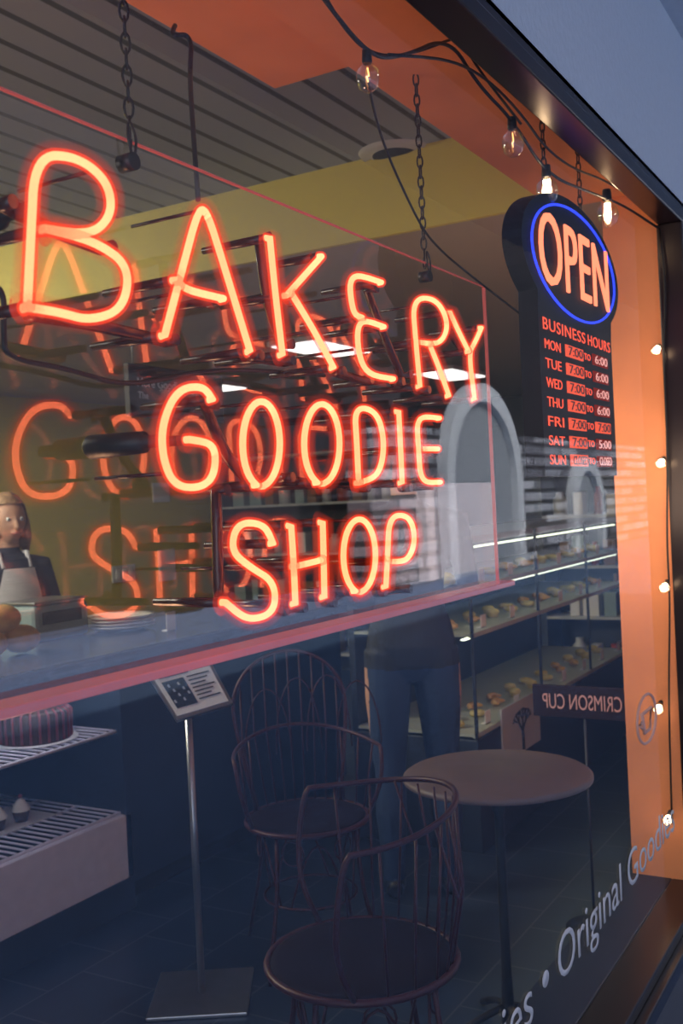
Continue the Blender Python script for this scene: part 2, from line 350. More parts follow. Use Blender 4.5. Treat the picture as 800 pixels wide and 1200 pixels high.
LET = [
 [[(32, 361), (36, 280), (41, 182), (90, 183), (126, 212), (132, 250), (108, 276), (52, 268)], [(54, 268), (112, 283), (152, 312), (145, 362), (106, 376), (70, 366), (32, 360)]],
 [[(193, 393), (215, 310), (232, 246), (242, 246), (262, 310), (293, 412)], [(206, 328), (218, 340), (262, 350)]],
 [[(316, 278), (322, 340), (331, 416)], [(377, 300), (336, 346)], [(341, 343), (366, 384), (391, 431)]],
 [[(447, 331), (408, 318), (413, 368), (424, 372)], [(450, 383), (416, 371), (423, 438), (461, 444)]],
 [[(492, 453), (487, 400), (483, 349), (512, 350), (526, 380), (516, 404), (490, 401)], [(503, 403), (514, 430), (526, 464)]],
 [[(527, 366), (537, 388), (549, 412)], [(564, 384), (556, 402), (549, 414), (556, 468)]],
 [[(249, 468), (238, 452), (208, 456), (190, 495), (190, 535), (204, 570), (236, 572), (252, 556), (252, 520), (222, 515)]],
 [oval(306, 520, 22, 50)], [oval(377, 520, 21, 47)],
 [[(420, 566), (418, 520), (415, 476), (442, 482), (451, 520), (444, 558), (420, 566)]],
 [[(467, 482), (469, 520), (471, 566)]],
 [[(515, 490), (488, 487), (490, 525), (493, 566), (516, 565)], [(493, 526), (513, 526)]],
 [[(320, 637), (310, 614), (278, 612), (270, 645), (292, 664), (322, 682), (322, 718), (290, 728), (264, 706)]],
 [[(341, 616), (344, 660), (346, 708)], [(378, 612), (379, 650), (380, 700)], [(345, 664), (378, 656)]],
 [oval(421, 651, 19, 43)],
 [[(452, 688), (454, 650), (456, 604), (480, 604), (487, 632), (478, 658), (456, 658)]],
]
names = 'BAKERYGOODIESHOP'
BK = V((0, 1, 0))
for ch, strokes in zip(names, LET):
    m = MB(); sup = []
    for st in strokes:
        isov = len(st) == 18
        pts = P(st)
        path = chaikin(pts, 3) if not isov else chaikin(pts, 1)
        e0, e1 = path[0], path[-1]
        full = [e0+BK*.007]+path+[e1+BK*.007]
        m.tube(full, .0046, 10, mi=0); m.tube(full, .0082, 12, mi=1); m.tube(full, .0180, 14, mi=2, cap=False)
        for e in (e0, e1):
            sup.append(([e+BK*.008, e+BK*.05, e+BK*.118], [.0066, .0066, .005], 10))
        mid = path[len(path)//2]
        sup.append(([mid+BK*.010, mid+BK*.12], .0025, 6))
    o = m.build('neon_letter', ['neon', 'neonshell', 'halo'], sign, label='glowing orange letter '+ch)
    for q in sup:
        bl = MB(); bl.tube(*q); bl.build('tube_support', 'blackout', o)
# painted-out tube runs behind the rows
runs = [[(32, 368), (110, 380), (193, 400)], [(0, 240), (60, 270), (118, 292)], [(293, 418), (331, 424)], [(303, 280), (312, 350), (330, 405)], [(391, 436), (424, 446)], [(430, 340), (452, 400), (470, 440)], [(461, 448), (492, 458)], [(520, 380), (545, 415)],
        [(240, 475), (262, 530), (286, 560)], [(330, 560), (356, 566)], [(400, 566), (420, 572)], [(470, 572), (495, 570)], [(253, 575), (255, 640), (256, 700)], [(322, 716), (345, 712)], [(380, 706), (405, 692)], [(440, 694), (470, 690)]]
for r_ in runs:
    pts = [aty(x, y, YN+.035) for x, y in r_]
    m = MB(); m.tube([pts[0]-BK*.02]+chaikin(pts, 2)+[pts[-1]-BK*.02], .0078, 10); m.build('blackout_tube', 'blackout', sign)
m = MB(); a = aty(192, 516, YN+.02); m.tube([a, a+BK*.03, a+BK*.032, a+BK*.12, a+BK*.13], [.008, .008, .014, .016, .008], 14); m.build('electrode_cap', 'cable', sign)
a = aty(30, 245, YN+.02); m = MB(); m.tube([a, a+BK*.03, a+BK*.04, a+BK*.13], [.008, .008, .015, .015], 14); m.build('electrode_cap', 'cable', sign)
def feed(pts, r, label, y=.2, name='power_cable', it=3, cat='cable'):
    m = MB(); m.tube(chaikin([aty(a[0], a[1], a[2] if len(a) > 2 else y) for a in pts], it), r, 7)
    return tag(m.build(name, 'cable'), label, cat)
feed([(-30, 330), (5, 335), (4, 390), (6, 420), (80, 432), (150, 455), (250, 430), (380, 440)], .0035, 'black cable looping behind the lowest part of the top row of neon letters', .205)
# ------------------------------------------------------------ chains
def chain(p0, p1, label, hook=True):
    d = p0-p1; n = max(3, int(d.length/.021)); u = d.normalized(); s1 = u.orthogonal().normalized(); s2 = u.cross(s1)
    m = MB()
    for i in range(n):
        c = p1 + u*(d.length*(i+.5)/n); s = s1 if i % 2 else s2; L = d.length/n*.66; w = .0062
        m.tube([c + u*(L*math.sin(t)) + s*(w*math.cos(t)) for t in [2*PI*k/10 for k in range(10)]], .0019, 5, True)
    if hook: m.tube(chaikin([p1, p1-u*.02, p1-u*.03+s1*.012, p1-u*.045, p1-u*.035-s1*.01], 2), .0022, 6)
    return tag(m.build('hanging_chain', 'chain'), label, 'chain', 'chains in the window')
a = aty(153, 170, YP); chain(V((a.x, YP, 2.45))+V((0, .0, 0)), V((a.x, YP, zt+.035)), 'dark chain holding the left side of the neon sign')
a = aty(497, 300, YP); chain(V((a.x, YP, 2.40)), V((a.x, YP, zt+.03)), 'dark chain holding the right side of the neon sign')
for px, py in ((150, 195), (498, 320)):
    a = aty(px, py, YP)
    m = MB(); m.tube([V((a.x, YP-.012, zt-.03)), V((a.x, YP+.012, zt-.03))], .012, 14); m.tube(chaikin([V((a.x, YP-.01, zt-.03)), V((a.x-.01, YP-.01, zt+.0)), V((a.x, YP-.005, zt+.03)), V((a.x+.01, YP-.01, zt)), V((a.x, YP-.01, zt-.03))], 2), .002, 6)
    m.build('hanger_bolt', 'chain', sign)
# ============================================================ OPEN SIGN
YO = .05
xa = aty(612, 300, YO).x; xb = aty(722, 300, YO).x; xc = (xa+xb)/2; zc = aty(667, 308, YO).z
zpb = (aty(636, 556, YO).z+aty(715, 559, YO).z)/2
os_ = thing('open_sign', (xc, YO, zpb), 'black oval open sign with blue ring and lit business hours panel', 'sign')
hw = (xb-xa)/2; hh = .158; pw0 = aty(634, 450, YO).x; pw1 = aty(718, 450, YO).x
pw = pw1-pw0
m = MB()
poly = []
for i in range(41):
    t = PI*1.22 - (PI*1.44)*i/40
    poly.append((xc+hw*math.cos(t), zc+hh*math.sin(t)))
poly = poly + [(pw1, zc-.16), (pw1, zpb), (pw0, zpb), (pw0, zc-.16)]
m.prism(poly, YO, YO+.045); m.build('housing', 'blackbody', os_)
m = MB(); m.tube([(xc+hw*.86*math.cos(t), YO-.004, zc+hh*.84*math.sin(t)) for t in [2*PI*i/48 for i in range(48)]], .0030, 8, True); m.build('blue_ring', 'blue', os_)
text('open_lettering', 'OPEN', 'red', os_, (xc-hw*.74, YO-.003, zc-.080), w=hw*1.42, h=.165, off=-.008, ext=.005, sp=1.05)
zr0 = aty(680, 396, YO).z
text('hours_heading', 'BUSINESS', 'hours', os_, (pw0+.04*pw, YO-.002, zr0-.012), w=pw*.54, h=.027, off=-.004, sp=1.1)
text('hours_heading', 'HOURS', 'hours', os_, (pw0+.62*pw, YO-.002, zr0-.012), w=pw*.34, h=.027, off=-.004, sp=1.1)
z1 = aty(685, 418, YO).z; z7 = aty(685, 540, YO).z
rows = [('MON', '7:00', '6:00'), ('TUE', '7:00', '6:00'), ('WED', '7:00', '6:00'), ('THU', '7:00', '6:00'), ('FRI', '7:00', '7:00'), ('SAT', '7:00', '5:00'), ('SUN', 'CLOSED', 'CLOSED')]
for i, (d, a1, b1) in enumerate(rows):
    z = z1 + (z7-z1)*i/6
    text('day_lettering', d, 'hours', os_, (pw0+.05*pw, YO-.002, z-.011), w=pw*.19, h=.022, off=-.002)
    text('day_lettering', 'TO', 'hours', os_, (pw0+.555*pw, YO-.002, z-.008), w=pw*.09, h=.016, off=0)
    for fx, s in ((.31, a1), (.68, b1)):
        lit = fx < .5 or i == 4
        m = MB(); m.box(pw0+fx*pw, pw0+(fx+.23)*pw, YO-.003, YO+.001, z-.0138, z+.0138); bx_ = m.build('time_plate', 'hourbox2' if lit else 'hourbox', os_)
        text('time_digits', s, 'ink' if lit else 'digit', bx_, (pw0+(fx+.02)*pw, YO-.0045, z-.0105), w=pw*.19, h=.021, off=.0)
chain(V((xc-.12, YO+.03, 2.40)), V((xc-.12, YO+.03, zc+hh+.02)), 'short dark chain with open hook above the left of the oval sign')
chain(V((xc+.16, YO+.03, 2.40)), V((xc+.16, YO+.03, zc+hh*.95)), 'short dark chain above the right of the oval sign')

# ============================================================ STRING LIGHTS
sl = thing('string_lights', (2.3, .12, 2.3), 'black wire with clear globe bulbs draped along the top of the window', 'string lights')
wp = [(365, -20), (430, 66), (470, 68), (525, 42), (560, 100), (600, 140), (640, 205), (690, 225), (730, 240), (772, 268)]
m = MB(); m.tube(chaikin([aty(x, y, .06) for x, y in wp[:-1]]+[atx(772, 268, XJ-.03)], 3), .0035, 7); m.tube(chaikin([aty(x, y, .05) for x, y in [(455, 64), (540, 70), (600, 118), (650, 190), (720, 215)]]+[atx(774, 260, XJ-.02)], 3), .0028, 7); m.build('wire', 'cable', sl)
def bulb(p, r, lit, d=V((0, 0, -1))):
    q = d.to_track_quat('Z', 'Y').to_matrix()
    k_ = r/.026
    b = MB(); b.lathe([(.010*k_, -.024*k_), (.011*k_, -.008*k_), (.0115*k_, .0), (.009*k_, .004), (0, .004)], p, 14, mtx=q); s_ = b.build('bulb_socket', 'cable', sl)
    b = MB(); b.lathe([(.008*k_, .0), (r*.55, .010*k_), (r*.9, .020*k_), (r, .020*k_+r*.75), (r*.8, .020*k_+r*1.4), (r*.4, .020*k_+r*1.75), (0, .020*k_+r*1.82)], p, 18, mtx=q)
    b.build('bulb_globe', 'bulb', sl)
    b = MB(); b.tube([p+d*.01, p+d*.03*k_+V((.004, 0, 0)), p+d*.035*k_-V((.004, 0, 0)), p+d*.045*k_], .0012 if not lit else .009, 6); b.build('bulb_filament', 'filament' if not lit else 'litbulb', sl)
for (x, y, r, lit) in ((430, 72, .019, 0), (600, 150, .024, 0), (640, 206, .026, 1), (711, 234, .03, 1)):
    bulb(aty(x, y, .06), r, lit)
sl2 = thing('string_lights', (XJ, .1, .8), 'black wire with small lit bulbs running down the orange side wall', 'string lights'); sl_keep = sl; sl = sl2
m = MB(); m.tube(chaikin([atx(x, y, XJ-.02) for x, y in [(772, 268), (780, 330), (777, 420), (782, 520), (781, 640), (785, 700), (783, 820), (787, 960)]], 3), .003, 6); m.build('wire', 'cable', sl)
for i, (x, y) in enumerate([(771, 407), (776, 539), (780, 684), (773, 826), (784, 955)]): bulb(atx(x, y, XJ-.05), .018, 1, V((-.8, 0, -.3)).normalized())
feed([(205, 30, .34), (200, 42, .33), (225, 40, .33), (222, 90, .30), (226, 150, .26), (232, 235, .235)], .004, 'black cable hanging from the ceiling to the left half of the neon sign')
feed([(430, 95, .10), (445, 160, .15), (480, 240, .2), (505, 285, .22), (560, 330, .2), (612, 370, .12)], .0025, 'thin black cable drooping from the globe bulb to the oval sign')
feed([(372, -20, .1), (400, 30, .1), (432, 64, .08), (478, 66, .08), (548, 38, .08), (545, 62, .08), (610, 145, .07)], .0028, 'thin black wire looping at the top between globe bulbs')

# ceiling speaker
c = atz(462, 178, 2.7); m = MB(); m.lathe([(.0, -.012), (.085, -.012), (.09, -.006), (.115, -.012), (.125, 0)], c, 32); t = thing('ceiling_speaker', c, 'round recessed speaker in the slatted ceiling above the neon sign', 'speaker')
m.build('rim', 'silver', t); m = MB(); m.lathe([(0, -.018), (.05, -.017), (.083, -.011)], c, 24); m.build('grille', 'dark', t)
# ceiling light panels
for i, (x, y) in enumerate([(5.1, 2.35), (6.9, 2.35), (6.0, 3.9)]):
    t = thing('ceiling_light', (x, y, 2.40), ['rectangular lit ceiling panel nearest behind the neon sign', 'rectangular lit ceiling panel farther along behind the neon sign', 'rectangular lit ceiling panel deeper in the shop at the far side'][i], 'ceiling light', 'ceiling lights')
    m = MB(); m.box(x-.32, x+.32, y-.17, y+.17, 2.395, 2.42); m.build('light_housing', 'white', t)
    m = MB(); m.box(x-.3, x+.3, y-.15, y+.15, 2.388, 2.394); m.build('diffuser', 'light', t)

# ============================================================ LEFT COUNTER, CASE
dc = thing('display_case', (2.0, 2.4, 0), 'low open bakery display case with white wire shelves at the left', 'display case')
m = MB(); m.box(.9, 2.93, 2.0, 2.75, .0, .12); m.build('plinth', 'dark', dc)
m = MB(); m.box(.9, 2.93, 2.0, 2.04, .12, .36, bev=.004); m.build('front_panel', 'white', dc)
m = MB(); m.box(2.90, 2.94, 2.0, 2.75, .12, .93); m.build('side_panel', 'dark', dc)
m = MB(); m.box(.9, 2.90, 2.70, 2.75, .12, .93); m.build('back_panel', 'dark', dc)
m = MB(); m.box(.9, 2.90, 2.0, 2.02, .86, .935); m.build('strip_cover', 'ink', dc)  # dark lip added to hide the strip light from view
for z in (.37, .68):
    m = MB()
    for k in range(52): m.tube([(.95+k*.038, 2.03, z), (.95+k*.038, 2.68, z)], .0042, 5)
    for y in (2.03, 2.25, 2.46, 2.68): m.tube([(.93, y, z-.006), (2.9, y, z-.006)], .007, 6)
    m.build('wire_shelf', 'white', dc)
m = MB(); m.box(.95, 2.88, 2.05, 2.08, .915, .930); m.build('strip_light', 'striplight', dc)
ct = thing('counter', (3.8, 2.35, 0), 'dark navy service counter to the right of the display case', 'counter')
m = MB(); m.box(2.95, 4.6, 2.03, 2.75, .08, .93); m.build('body', 'dark', ct); m = MB(); m.box(2.97, 4.58, 2.07, 2.7, 0, .08); m.build('kickboard', 'ink', ct)
m = MB(); m.box(.85, 4.65, 1.95, 2.80, .935, .985, bev=.018); tag(m.build('worktop', 'granite'), 'dark speckled granite worktop with rounded edge over case and counter', 'worktop')
ZW = .985
# items on worktop
p = atz(62, 748, ZW); s = thing('kitchen_scale', p, 'grey box shaped kitchen scale on the worktop beside the woman', 'scale')
m = MB(); m.box(p.x-.14, p.x+.17, p.y-.05, p.y+.17, ZW, ZW+.15, bev=.02); m.build('body', 'scale', s)
m = MB(); m.box(p.x-.10, p.x+.12, p.y-.056, p.y-.048, ZW+.07, ZW+.12, bev=.002); m.build('display', 'ink', s)
m = MB(); m.box(p.x-.13, p.x+.16, p.y-.04, p.y+.16, ZW+.152, ZW+.165, bev=.004); m.build('pan', 'steel', s)
p = atz(146, 738, ZW)
for k in range(4):
    m = MB(); m.lathe([(0, 0), (.09, 0), (.13, .016), (.15, .022), (.15, .026), (.12, .02), (.085, .007), (0, .007)], p+V((0, .02, k*.014)), 32)
    tag(m.build('plate', 'plate'), 'white plate %s in the stack on the worktop beside the scale' % ['at the bottom', 'second from the bottom', 'second from the top', 'on top'][k], 'plate', 'stacked white plates')
p = atz(176, 738, ZW); m = MB(); m.box(p.x-.03, p.x+.03, p.y-.12, p.y-.118, ZW, ZW+.08); m.box(p.x-.03, p.x+.03, p.y-.12, p.y-.09, ZW, ZW+.003); tag(m.build('price_card', 'paper'), 'small white price card standing beside the stacked plates', 'card')
p = atz(26, 765, ZW)
for k, (dx, dy, dz, lb) in enumerate([(-.16, 0, 0, 'lower left'), (-.01, -.01, 0, 'lower right'), (-.09, .0, .085, 'upper'), (-.11, .13, .0, 'rear')]):
    m = MB(); c = p+V((dx, dy+.0, .056+dz))
    m.ball(c, .068, (1.15, .9, .80), 18); o = tag(m.build('bread_roll', 'bread'), 'golden bread roll, %s one of the pile left of the scale' % lb, 'bread', 'piled bread rolls')
# cake and cupcakes on shelves
def cake(p):
    t = thing('cake', p, 'round dark striped layer cake on the upper wire shelf', 'cake')
    m = MB(); m.lathe([(0, 0), (.13, 0), (.13, .1), (.12, .112), (0, .112)], p, 40); m.build('cake_body', 'choc', t)
    m = MB()
    for k in range(26):
        a = 2*PI*k/26; m.tube([p+V((.132*math.cos(a), .132*math.sin(a), .005)), p+V((.134*math.cos(a), .134*math.sin(a), .1)), p+V((.11*math.cos(a), .11*math.sin(a), .116))], .005, 6)
    m.build('icing_stripes', 'pink', t)
    m = MB(); m.lathe([(0, -.004), (.155, -.004), (.155, 0), (0, 0)], p, 32); m.build('cake_board', 'paper', t)
cake(V((atz(24, 865, .685).x, 2.2, .69)))
def cupcake(p, label):
    t = thing('cupcake', p, label, 'cupcake', 'cupcakes on the lower shelf')
    m = MB(); m.lathe([(0, 0), (.022, 0), (.032, .04), (0, .04)], p, 20); m.build('wrapper', 'choc', t)
    m = MB(); m.lathe([(.034, .04), (.036, .048), (.028, .056), (.029, .062), (.018, .07), (.018, .076), (0, .09)], p, 16); m.build('frosting', 'icing', t)
    m = MB(); m.ball(p+V((0, 0, .092)), .009, seg=10); m.build('cherry', 'pink', t); return t
c1 = atz(25, 962, .378); cc = cupcake(c1, 'white frosted cupcake with a red cherry nearest the shelf corner'); cc2 = dup(cc, c1+V((-.11, .0, 0)), 'white frosted cupcake second from the shelf corner'); dup(cc, c1+V((-.05, .11, 0)), 'white frosted cupcake behind the front pair on the lower shelf')
m = MB(); m.box(c1.x-.25, c1.x+.12, c1.y-.06, c1.y+.2, .373, .377); tag(m.build('paper_tray', 'paper'), 'flat white paper tray under the cupcakes', 'tray')

# ============================================================ PLACARD STAND
pb = atz(237, 1166, 0); ps = thing('placard_stand', pb, 'slim steel floor stand holding a tilted information placard', 'stand')
mm = Matrix.Translation(pb) @ Matrix.Rotation(.55, 4, 'Z')
m = MB(); m.box(-.15, .15, -.15, .15, 0, .012, mtx=mm, bev=.003); m.build('base_plate', 'steel', ps)
top = V((pb.x, pb.y, .88)); m = MB(); m.tube([pb+V((0, 0, .012)), top+V((0, 0, .05))], .011, 14); m.build('pole', 'steel', ps)
cn = atD(222, 808, (top-CAM).dot(F0)); hd = V((CAM.x-cn.x, CAM.y-cn.y, 0)).normalized(); nrm = (hd*.75+V((0, 0, .66))).normalized()
def onp(x, y, lift=0):
    d = ray(x, y); o = cn+nrm*lift; return CAM+d*((o-CAM).dot(nrm)/d.dot(nrm))
Q = [(207, 844), (273, 824), (243, 768), (170, 786)]
def lerpq(u, v): 
    a = V(Q[0]).lerp(V(Q[1]), u); b = V(Q[3]).lerp(V(Q[2]), u); return a.lerp(b, v)
def pq(u, v, l): q = lerpq(u, v); return onp(q.x, q.y, l)
m = MB(); m.slab(pq(0, 0, 0), pq(1, 0, 0), pq(1, 1, 0), pq(0, 1, 0), .015); fr = m.build('placard_frame', 'steel', ps)
m = MB(); m.slab(pq(.05, .07, .002), pq(.95, .07, .002), pq(.95, .93, .002), pq(.05, .93, .002), .002); m.build('placard_sheet', 'paper', fr)
m = MB(); m.slab(pq(.12, .2, .004), pq(.48, .2, .004), pq(.48, .72, .004), pq(.12, .72, .004), .001); m.build('placard_picture', 'ink', fr)
m = MB()
for i in range(7):
    v = .70-.075*i; m.slab(pq(.53, v, .004), pq(.9-.06*(i % 3), v, .004), pq(.9-.06*(i % 3), v+.022, .004), pq(.53, v+.022, .004), .001)
m.slab(pq(.12, .79, .004), pq(.6, .79, .004), pq(.6, .82, .004), pq(.12, .82, .004), .001)
m.build('placard_print', 'ink', fr)
m = MB()
for i in range(8):
    u = .14+.04*i; v = .3+.1*((i*3) % 4); m.slab(pq(u, v, .005), pq(u+.035, v, .005), pq(u+.03, v+.06, .005), pq(u, v+.05, .005), .0005)
m.build('placard_pale_patches', 'silver', fr)  # pale patches on the dark picture

# ============================================================ CHAIRS
def chair(p, az, label, bow, arm, sr=.20):
    t = thing('cafe_chair', (p.x, p.y, 0), label, 'chair', 'iron cafe chairs'); ZS_ = .45
    L = lambda x, y, z: V((p.x, p.y, 0)) + V((x*math.cos(az)-y*math.sin(az), x*math.sin(az)+y*math.cos(az), z))   # local -y is front, +y back
    m = MB(); c = L(0, 0, ZS_)
    m.lathe([(0, .0), (sr*.6, .008), (sr*.92, .010), (sr, .004), (sr, -.006), (sr*.9, -.012), (0, -.012)], c, 36); m.build('seat', 'seat', t)
    m = MB(); m.tube([L((sr+.004)*math.cos(a), (sr+.004)*math.sin(a), ZS_) for a in [2*PI*i/36 for i in range(36)]], .009, 8, True); m.build('seat_ring', 'rod', t)
    for sx, sy in ((-1, -1), (1, -1), (1, 1), (-1, 1)):
        m = MB(); m.tube(chaikin([L(sx*.13, sy*.13, ZS_-.01), L(sx*.14, sy*.15, .25), L(sx*.17, sy*.18, .1), L(sx*.185, sy*.2, .0)], 2), .007, 8); m.build('leg', 'rod', t)
    m = MB(); m.tube([L(.155*math.cos(a), .155*math.sin(a), .2) for a in [2*PI*i/28 for i in range(28)]], .005, 6, True)
    for a0 in (0, PI/2, PI, 1.5*PI):      # arched braces below the seat
        q = [L(.15*math.cos(a0+(t_-.5)*1.3), .15*math.sin(a0+(t_-.5)*1.3), .2+.2*math.sin(PI*t_)) for t_ in [i/10 for i in range(11)]]
        m.tube(q, .004, 6)
    m.build('leg_brace', 'rod', t)
    # low arm hoop round the back
    ho = .035
    hoop = [L(-(sr+ho)*math.cos(a)*1.05, -.08+(sr+.10)*math.sin(a), arm-.02*math.cos(2*a)) for a in [PI*i/24 for i in range(25)]]
    fl = [L(-(sr)*.97, -.06, ZS_), L(-(sr+ho), -.11, ZS_+.12)]; fr_ = [L(sr*.97, -.06, ZS_), L(sr+ho, -.11, ZS_+.12)]
    m = MB(); m.tube(chaikin(fl+hoop+fr_[::-1], 2), .0070, 8); m.build('arm_hoop', 'rod', t)
    bw = .185
    if bow:
        path = [L(-bw*.8, .13, ZS_), L(-bw*1.05, .19, ZS_+.25)] + [L(-bw*1.1*math.cos(a), .21+.03*math.sin(a), bow-.19+.19*math.sin(a)) for a in [PI*i/14 for i in range(15)]] + [L(bw*1.05, .19, ZS_+.25), L(bw*.8, .13, ZS_)]
        m = MB(); m.tube(chaikin(path, 2), .0070, 8); m.build('back_bow', 'rod', t)
        for k in range(4):        # crossing lattice arcs in the tall back
            xa_ = -bw*.9+bw*.6*k
            arc_ = [L(xa_+bw*.45*(1-math.cos(u)), .215, .62+(bow-.70-.03*abs(k-1.5))*math.sin(u)) for u in [PI*j/12 for j in range(13)]]
            m = MB(); m.tube(arc_, .0032, 5); m.build('lattice_arc', 'rod', t)
    for i in range(9):
        f = (i-4)/4.6; x = f*bw*1.08
        ztop = (bow-.19+.19*math.sqrt(max(0, 1-f*f))) if bow else arm
        yt = (.225) if bow else (-.08+(sr+.10)*math.sqrt(max(0, 1-(x*1.1/(sr+.05))**2)))
        m = MB(); m.tube([L(x*.8, sr*math.sqrt(1-(x*.8/sr)**2)*.98, ZS_), L(x, (yt+sr)/2+.01, (ZS_+ztop)/2), L(x, yt, ztop)], .0032, 6); m.build('spindle', 'rod', t)
    for s in (-1, 1):
        for k in range(3):
            a = .25+.3*k; hx = s*(sr+ho)*math.cos(a)*1.05; hy = -.08+(sr+.10)*math.sin(a)
            m = MB(); m.tube([L(s*sr*math.cos(a*1.0-.2), sr*math.sin(a-.2), ZS_), L(hx, hy, arm-.02*math.cos(2*a))], .0032, 6); m.build('spindle', 'rod', t)
    for k in range(6):          # looped scrolls under the seat
        a0 = 2*PI*k/6; cc_ = [L(.17*math.cos(a0+.22*math.cos(j*PI/6)), .17*math.sin(a0+.22*math.cos(j*PI/6)), .385+.04*math.sin(j*PI/6)) for j in range(12)]
        m = MB(); m.tube(cc_, .0032, 5, True); m.build('scroll_ring', 'rod', t)
    return t
c1_ = atz(360, 958, .45); chair(c1_, TH-PI/2+.25, 'dark red iron cafe chair with tall arched spindle back beside the placard stand', .98, .70)
c2_ = atz(424, 1122, .45); chair(c2_, -PI/2-.85, 'dark red iron cafe chair with low rounded back nearest the window', 0, .80, sr=.215)
# table
tc_ = atz(582, 905, .735); tt = thing('cafe_table', (tc_.x, tc_.y, 0), 'small round brown wooden cafe table behind the nearest chair', 'table')
m = MB(); m.lathe([(0, .715), (.245, .715), (.26, .72), (.26, .73), (.25, .737), (0, .737)], (tc_.x, tc_.y, 0), 44); m.build('tabletop', 'wood', tt)
m = MB(); m.lathe([(.02, .03), (.014, .2), (.013, .62), (.05, .70), (0, .714)], (tc_.x, tc_.y, 0), 16); m.build('pedestal', 'ink', tt)
m = MB()
for k in range(4):
    a = PI/4+k*PI/2; m.tube(chaikin([V((tc_.x, tc_.y, .09)), V((tc_.x+.10*math.cos(a), tc_.y+.10*math.sin(a), .06)), V((tc_.x+.19*math.cos(a), tc_.y+.19*math.sin(a), .011))], 2), .010, 8)
m.build('foot', 'ink', tt)

# ============================================================ RIGHT PASTRY CASE
pc = thing('pastry_case', (5.1, 1.3, 0), 'glass fronted pastry case with three lit shelves right of the neon sign', 'display case')
x0, x1, y0, y1 = 3.95, 6.4, 1.0, 1.6
m = MB(); m.box(x0, x1, y0, y1, 0, .48, bev=.005); m.build('base_cabinet', 'dark', pc)
m = MB(); m.box(x0, x1, y1-.03, y1, .48, 1.32); m.build('back_panel', 'dark', pc)
for z in (.5, .92, 1.12):
    m = MB(); m.box(x0, x1, y0+.02, y1-.03, z-.008, z+.004); m.box(x0, x1, y0, y0+.02, z-.012, z+.008); m.build('shelf', 'shelfm', pc)
m = MB(); m.box(x0, x1, y0+.03, y1, 1.30, 1.33, bev=.004); m.build('top', 'steel', pc)
for z in (1.285, 1.10, .90):
    m = MB(); m.box(x0+.03, x1-.03, y0+.05, y0+.07, z-.008, z-.003); m.build('strip_light', 'caselight', pc)
for x in (x0, x0+.82, x0+1.63, x1-.02):
    m = MB(); m.box(x, x+.012, y0, y0+.012, .48, 1.33); m.build('case_post', 'dark', pc)
# pastries
def pastry_mesh(kind):
    m = MB(); o = V((0, 0, 0))
    if kind == 0:
        m.tube([V((.03*math.cos(a), .03*math.sin(a), .016)) for a in [2*PI*i/16 for i in range(16)]], .016, 8, True)
    elif kind == 1:
        m.tube([V((.045*math.cos(a), .045*math.sin(a)-.02, .018)) for a in [PI*i/8 for i in range(9)]], [.006, .012, .017, .021, .022, .021, .017, .012, .006], 8)
    else: m.lathe([(0, 0), (.03, 0), (.034, .02), (.04, .03), (.032, .045), (0, .055)], o, 16)
    return m
src = [('ring_doughnut', 'pastry'), ('croissant', 'bread'), ('muffin', 'pastry')]
protos = {}
for si, z in enumerate((.506, .926, 1.126)):
    for k in range(20):
        x = x0+.1+k*.118; kind = (k//3+si) % 3; y = y0+.14+(.07 if k % 2 else 0)
        nm = src[kind][0]
        lab = '%s %s on the %s shelf of the lit pastry case' % (['yellow', 'golden', 'yellow'][kind], nm.replace('_', ' '), ['bottom', 'middle', 'top'][si])
        grp = '%ss on the %s pastry shelf' % (nm.replace('_', ' '), ['bottom', 'middle', 'top'][si])
        if kind not in protos:
            o = pastry_mesh(kind).build(nm, src[kind][1]); protos[kind] = o
        else:
            o = protos[kind].copy(); COL.objects.link(o)
        o.location = (x, y, z); o.rotation_euler = (0, 0, random.uniform(-.6, .6)); o.scale = (.8,)*3
        tag(o, lab, 'pastry', grp)
        if k % 3 == 1:
            m = MB(); m.box(x-.03, x+.03, y0+.04, y0+.042, z, z+.055); m.box(x-.03, x+.03, y0+.04, y0+.062, z, z+.002)
            tag(m.build('price_card', 'paper'), 'small white price card on the %s pastry shelf' % ['bottom', 'middle', 'top'][si], 'card', 'price cards on the %s pastry shelf' % ['bottom', 'middle', 'top'][si])
# tree poster on the case
a = aty(612, 850, y0-.01); zz = a.z; pt = thing('poster', (a.x, y0-.004, zz-.13), 'small pale poster with a branching tree on the pastry case front', 'poster')
m = MB(); m.box(a.x-.24, a.x+.24, y0-.008, y0+.001, zz-.12, zz+.12); m.build('sheet', 'silver', pt)
m = MB()
def br(p, ang, L, r, d):
    q = p+V((math.sin(ang)*L*1.5, 0, math.cos(ang)*L)); m.tube([p, q], r, 5)
    if d:
        for s in (-.55, .05, .6): br(q, ang+s, L*.62, r*.65, d-1)
br(V((a.x, y0-.010, zz-.11)), 0, .085, .008, 3); m.build('tree_print', 'ink', pt)

